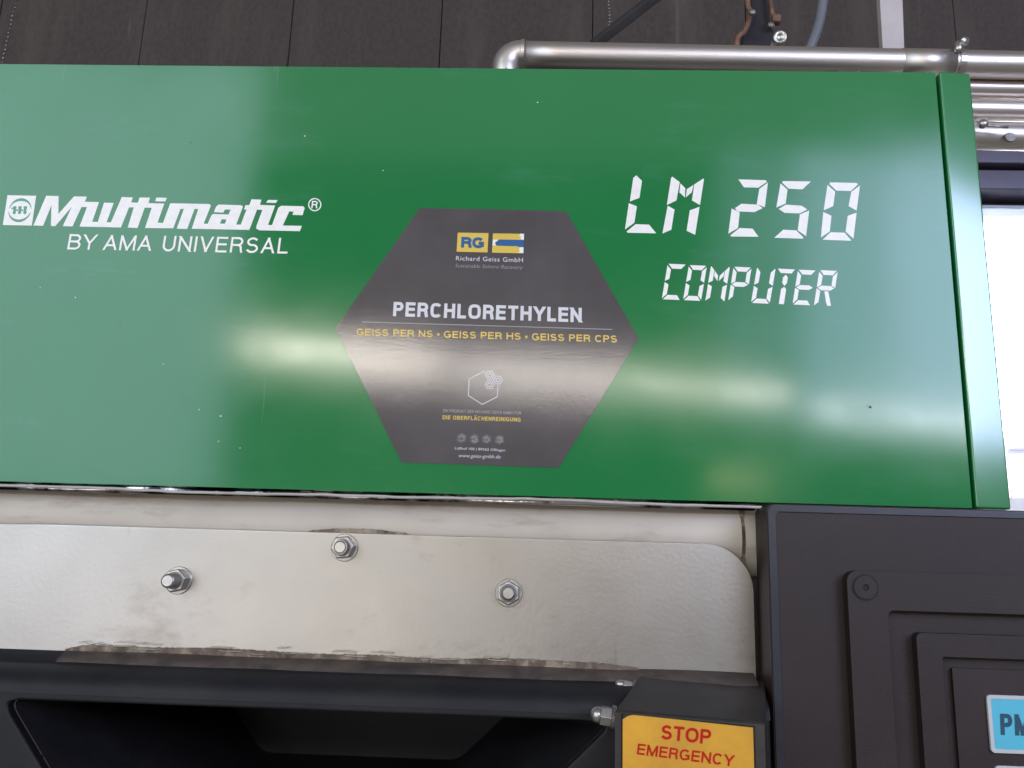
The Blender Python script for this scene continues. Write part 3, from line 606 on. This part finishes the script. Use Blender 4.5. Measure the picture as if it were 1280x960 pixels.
# ragged paint and grime along the plate's lower edge
b = B(); up, dn = [], []
n = 220; xa, xb = at(78, 818, -.001).x, at(800, 842, -.001).x
base = lambda x_: lowz+.0012+(x_-xa)*0
for k in range(n+1):
    t_ = k/n; x_ = xa+(xb-xa)*t_; e = min(1, t_*25, (1-t_)*12)**.6
    up.append(Vector((x_, YPL-.0025, lowz-.003*(1-e)+.0003*e+.0005*math.sin(x_*60)*e+random.uniform(-.0004, .0004)+.0006*math.sin(x_*23)*e)))
    dn.append(Vector((x_, YPL-.0025, lowz-.006)))
add_plate(b, [up+dn[::-1]], NF, .0020); obj('grime_edge', b, GRIME, plt_)
b = B()
for k in range(26):
    x_ = random.uniform(xa+.01, xb-.01); l_ = random.uniform(.004, .02); z_ = lowz+random.uniform(-.0015, .0035)
    add_tube(b, smooth_path([(x_, YPL-.003, z_), (x_+l_*.5, YPL-.0036, z_+random.uniform(-.0007, .0007)), (x_+l_, YPL-.003, z_+random.uniform(-.0007, .0007))], 3), random.uniform(.00015, .0004), 5)
f_ = obj('paint_flakes', b, CHANNEL, plt_, smooth=True); f_['kind'] = 'stuff'

# ------------------------------------------------------------------ dark hood below
hood = thing('hood', 'black moulded hood with a deep scooped recess below the silver plate', 'machine cover', (-.1, -.03, lowz-.3))
z = lambda py, Y: at(400, py, Y).z
prof = [(.0035, z(822, .0035)), (-.004, z(829, -.004)), (-.009, z(835, -.009)), (-.0105, z(839.5, -.0105)), (-.0125, z(842, -.0125)), (-.018, z(845, -.018)), (-.025, z(851, -.025)), (-.030, z(858, -.030)), (-.0335, z(868, -.0335)), (-.035, z(880, -.035))]
XH = at(955, 870, -.02).x
b = B(); extrude_profile(b, prof[:4], at(80, 822, 0).x, XH-.001, 40, lambda x_, k: (0, .0003*math.sin(x_*50+k))); obj('dusty_ledge', b, LEDGE, hood, smooth=True)
b = B(); extrude_profile(b, [(y_+.0012, z_-.0012) for y_, z_ in prof[:4]]+[prof[4]], XL, XH-.001, 4); obj('ledge', b, DARK, hood, smooth=True)
b = B(); prof = prof[3:]
extrude_profile(b, smooth_path([(0, y_, z_) for y_, z_ in prof], 3) and [(v.y, v.z) for v in smooth_path([(0, y_, z_) for y_, z_ in prof], 3)], XL, XH, 20); obj('top_roll', b, DARK, hood, smooth=True)
YH = -.035; zz = prof[-1][1]
tl, tr_ = at(-2, 887, YH), at(768, 905, YH)
bl_, br_ = at(-2, 887, YH)+(at(45, 960, YH)-at(-2, 887, YH))*2.4, at(768, 905, YH)+(at(690, 962, YH)-at(768, 905, YH))*2.4
tl.z = tr_.z = (z(889, YH)); bl_.z = br_.z = min(bl_.z, br_.z)
b = B(); outer = [Vector((XL, YH, zz)), Vector((XH, YH, zz)), Vector((XH, YH, zz-.32)), Vector((XL, YH, zz-.32))]
outer = [Vector((v.x, YH+.0006, v.z+(.003 if i_ < 2 else 0))) for i_, v in enumerate(outer)]
def rc(pts, r=.006, n=4):
    out = []
    for i, p in enumerate(pts):
        a_, c_ = pts[i-1], pts[(i+1) % len(pts)]; d1 = (a_-p).normalized()*r; d2 = (c_-p).normalized()*r
        for k in range(n+1):
            t_ = k/n; out.append(p+d1*(1-t_)**2+d2*t_**2)
    return out
L0 = [Vector((v.x, YH+.0006, v.z)) for v in rc([tl, bl_, br_, tr_], .014, 6)]
add_plate(b, [outer, L0], NF, .009); obj('front_face', b, DARK, hood, bevel=.0045, seg=6)
b = B(); cen = (tl+tr_+bl_+br_)/4; last = [b.verts.new(v+Vector((0, .0091, 0))) for v in L0]
for s_, dy in ((.995, .012), (.985, .016), (.965, .026), (.93, .045), (.86, .09), (.80, .15), (.77, .26)):
    cur = [b.verts.new(Vector((cen.x+(v.x-cen.x)*s_, YH+dy, cen.z+(v.z-cen.z)*s_))) for v in L0]
    for k in range(len(cur)): j = (k+1) % len(cur); b.faces.new([last[k], last[j], cur[j], cur[k]])
    last = cur
for v in last: v.co.y += 0
cap_ = [b.verts.new(v.co) for v in last]; b.faces.new(cap_); obj('recess', b, DARK, hood, smooth=True)

# ------------------------------------------------------------------ emergency stop box
bx = thing('emergency_stop_box', 'dark switch box with a yellow STOP EMERGENCY label beside the control housing', 'switch box', at(860, 990, -.07))
FL, FR = at(768.4, 888, -.060), at(956, 903.6, -.090)
BL, BR = at(803, 839.5, .002), at(957, 851.5, .002)
dn = Vector((0, 0, -.14))
b = B(); add_hexa(b, [FL+dn, FR+dn, BR+dn, BL+dn], [FL, FR, BR, BL]); obj('case', b, BOXM, bx, bevel=.0016, seg=3)
ex_ = (FR-FL).normalized(); nf = ex_.cross(Vector((0, 0, 1))).normalized()
if nf.y > 0: nf = -nf
def on_face(px, py, lift=.0):
    d_ = _f*F + RX*(px-640) - UX*(py-480); q = FL+nf*lift; return CAM+d_*((q-CAM).dot(nf)/d_.dot(nf))
zo = lambda u, v, l=0: on_face(730+u/5.333, 820+v/5.333, l)
# raised rim round the label
b = B(); lab = [zo(258,422,.0012), zo(275,412,.0012), zo(292,401,.0012), zo(318,394,.0012), zo(345,393,.0012), zo(1127,478,.0012)]
vdn = Vector((0, 0, -.085)); lab2 = lab+[lab[-1]+vdn, lab[0]+vdn]
add_plate(b, [lab2], nf, .0006); lb = obj('label_plate', b, LABEL, bx)
b = B(); rim0 = [zo(205,372,.0022), zo(1205,456,.0022)]; rim = [rim0[0], rim0[1], rim0[1]+Vector((0,0,-.1)), rim0[0]+Vector((0,0,-.1))]
inn = [zo(250,385,.0022), zo(1136,468,.0022)]; inn += [inn[1]+Vector((0,0,-.088)), inn[0]+Vector((0,0,-.088))]
add_plate(b, [rim, inn], nf, .0021); obj('label_rim', b, BOXM, bx, bevel=.0005)
b = B(); L15 = .0014
grot_bm(b, 'STOP', zo(512,553,L15), zo(843,590,L15), zo(520,457,L15), nf, wt=.19, gap=.12)
grot_bm(b, 'EMERGENCY', zo(352,655,L15), zo(995,737,L15), zo(361,583,L15), nf, wt=.175, gap=.17)
obj('warning_print', b, RED, lb)
sd = (BL-FL).normalized(); ns = Vector((-sd.y, sd.x, 0)).normalized()
if ns.x > 0: ns = -ns
def acorn(p_root, p_tip, Y, r):
    a_, t_ = at(*p_root, Y), at(*p_tip, Y); ax = t_-a_; l_ = ax.length; a_ = a_-ax*.25
    g = bpy.data.objects.new('cap_nut', None); COL.objects.link(g); g.parent = bx
    b = B(); add_lathe(b, [(0, r*1.12), (l_*.2, r*1.12)], a_, ax, 22); obj('washer', b, STEEL_D, g)
    b = B(); add_lathe(b, [(l_*.2, r*1.0), (l_*.72, r*1.0), (l_*.78, r*.9)], a_, ax, 6); obj('hex_base', b, STEEL, g, bevel=.0004)
    b = B(); rd = r*.80; add_lathe(b, [(l_*.78, rd)]+[(l_*.9+l_*.36*math.sin(q), rd*math.cos(q)) for q in [math.radians(k*15) for k in range(7)]], a_, ax, 22); obj('dome', b, STEEL, g, smooth=True)
acorn((763, 896), (738, 892), -.052, pxr(750, 882, 908, -.052)); acorn((789, 858), (769, 854), -.012, pxr(780, 849, 864, -.012))

# ------------------------------------------------------------------ control housing at the right
YC = -.026
hx0, hz1 = at(958, 640, YC).x, at(1080, 633, YC).z
cp = thing('control_panel', 'anthracite control housing with nested raised frames and a light blue key', 'control panel', (hx0+.2, YC, hz1-.4))
X1, Z0 = hx0+.45, hz1-.42
def solid_rr(bm, x0, x1, z0, z1, r, yf, yb): add_plate(bm, [rrect(x0, x1, z0, z1, r, yf)], NF, yb-yf)
def frame_rr(bm, o, ri, i, r2_, yf, yb): add_plate(bm, [rrect(*o, ri, yf), rrect(*i, r2_, yf)], NF, yb-yf)
b = B(); solid_rr(b, hx0, X1, Z0, hz1, .006, YC, .006); obj('housing', b, HOUSE, cp, bevel=.003, seg=5)
b = B(); frame_rr(b, (hx0+.0008, X1-.0008, Z0+.0008, hz1-.0008), .006, (hx0+.0062, X1-.006, Z0+.006, hz1-.0055), .004, YC-.0012, YC+.004); obj('edge_trim', b, TRIM, cp, bevel=.0011, seg=3)
y1 = YC-.009; p = at(1058, 713, y1)
q = at(1110, 763, y1)
b = B(); frame_rr(b, (p.x, X1-.05, Z0+.05, p.z), .0075, (q.x, X1-.10, Z0+.10, q.z), .004, y1, YC-.0001); fr = obj('outer_frame', b, HOUSE, cp, bevel=.0028, seg=4)
p2 = at(1145, 791, YC-.008); q2 = at(1178, 821, YC-.008)
b = B(); frame_rr(b, (p2.x, X1-.125, Z0+.125, p2.z), .004, (q2.x, X1-.15, Z0+.15, q2.z), .0015, YC-.008, YC-.0002); obj('inner_frame', b, HOUSE, cp, bevel=.0022, seg=4)
q3 = at(1190, 835, YC-.003)
b = B(); add_plate(b, [rrect(q3.x, X1-.158, Z0+.158, q3.z, .001, YC-.003)], NF, .0028); kp = obj('key_field', b, HOUSE, cp, bevel=.0005)
c = at(1081.5, 734.5, y1); rs = pxr(1081, 718.5, 750.5, y1)
b = B(); add_plate(b, [[c+Vector((rs*1.05*math.cos(k*PI/16), -.0004, rs*1.05*math.sin(k*PI/16))) for k in range(32)], [c+Vector((rs*.93*math.cos(k*PI/16), -.0004, rs*.93*math.sin(k*PI/16))) for k in range(32)]], NF, .0003); sc_ = obj('screw', b, DARK, cp)
b = B(); add_plate(b, [[c+Vector((rs*.92*math.cos(k*PI/16), -.0010, rs*.92*math.sin(k*PI/16))) for k in range(32)], [c+Vector((rs*.27*math.cos(k*PI/3+.4), -.0010, rs*.27*math.sin(k*PI/3+.4))) for k in range(6)]], NF, .0009); obj('screw_head', b, HOUSE, sc_, bevel=.0002)
b = B(); add_plate(b, [[c+Vector((rs*.26*math.cos(k*PI/3+.4), -.0002, rs*.26*math.sin(k*PI/3+.4))) for k in range(6)]], NF, .0001); obj('hex_socket', b, DARK, sc_)
yk = YC-.0050
def key(x0, x1, z0, z1, txt):
    b = B(); frame_rr(b, (x0, x1, z0, z1), .0025, (x0+.0024, x1-.0024, z0+.0024, z1-.0024), .0015, yk, YC-.0031); k = obj('key', b, KEYRIM, cp, bevel=.0003)
    b = B(); add_plate(b, [rrect(x0+.0024, x1-.0024, z0+.0024, z1-.0024, .0015, yk+.0004)], NF, .001); obj('key_face', b, CYAN, k)
    return k
k0, k1 = at(1234, 868.5, yk), at(1239, 941, yk); kx = (k0.x+k1.x)/2
key(kx, kx+.075, k1.z, k0.z, 1)
kk = [o for o in COL.objects if o.name == 'key'][0]
b = B(); grot_px(b, 'PM', (1251, 918.5), (1289, 920), (1250, 892), yk+.0002, wt=.2, gap=.12, p=3); obj('key_print', b, NAVY, kk)
key(kx+.0016, kx+.0766, k1.z-.045, at(1241, 957, yk).z, 0)

# children were built in world coordinates: give each the inverse offset of its thing
bpy.context.view_layer.update()
for o in list(COL.objects):
    if o.parent and o.parent.parent is None:
        o.matrix_parent_inverse = Matrix.Translation(o.parent.location).inverted()
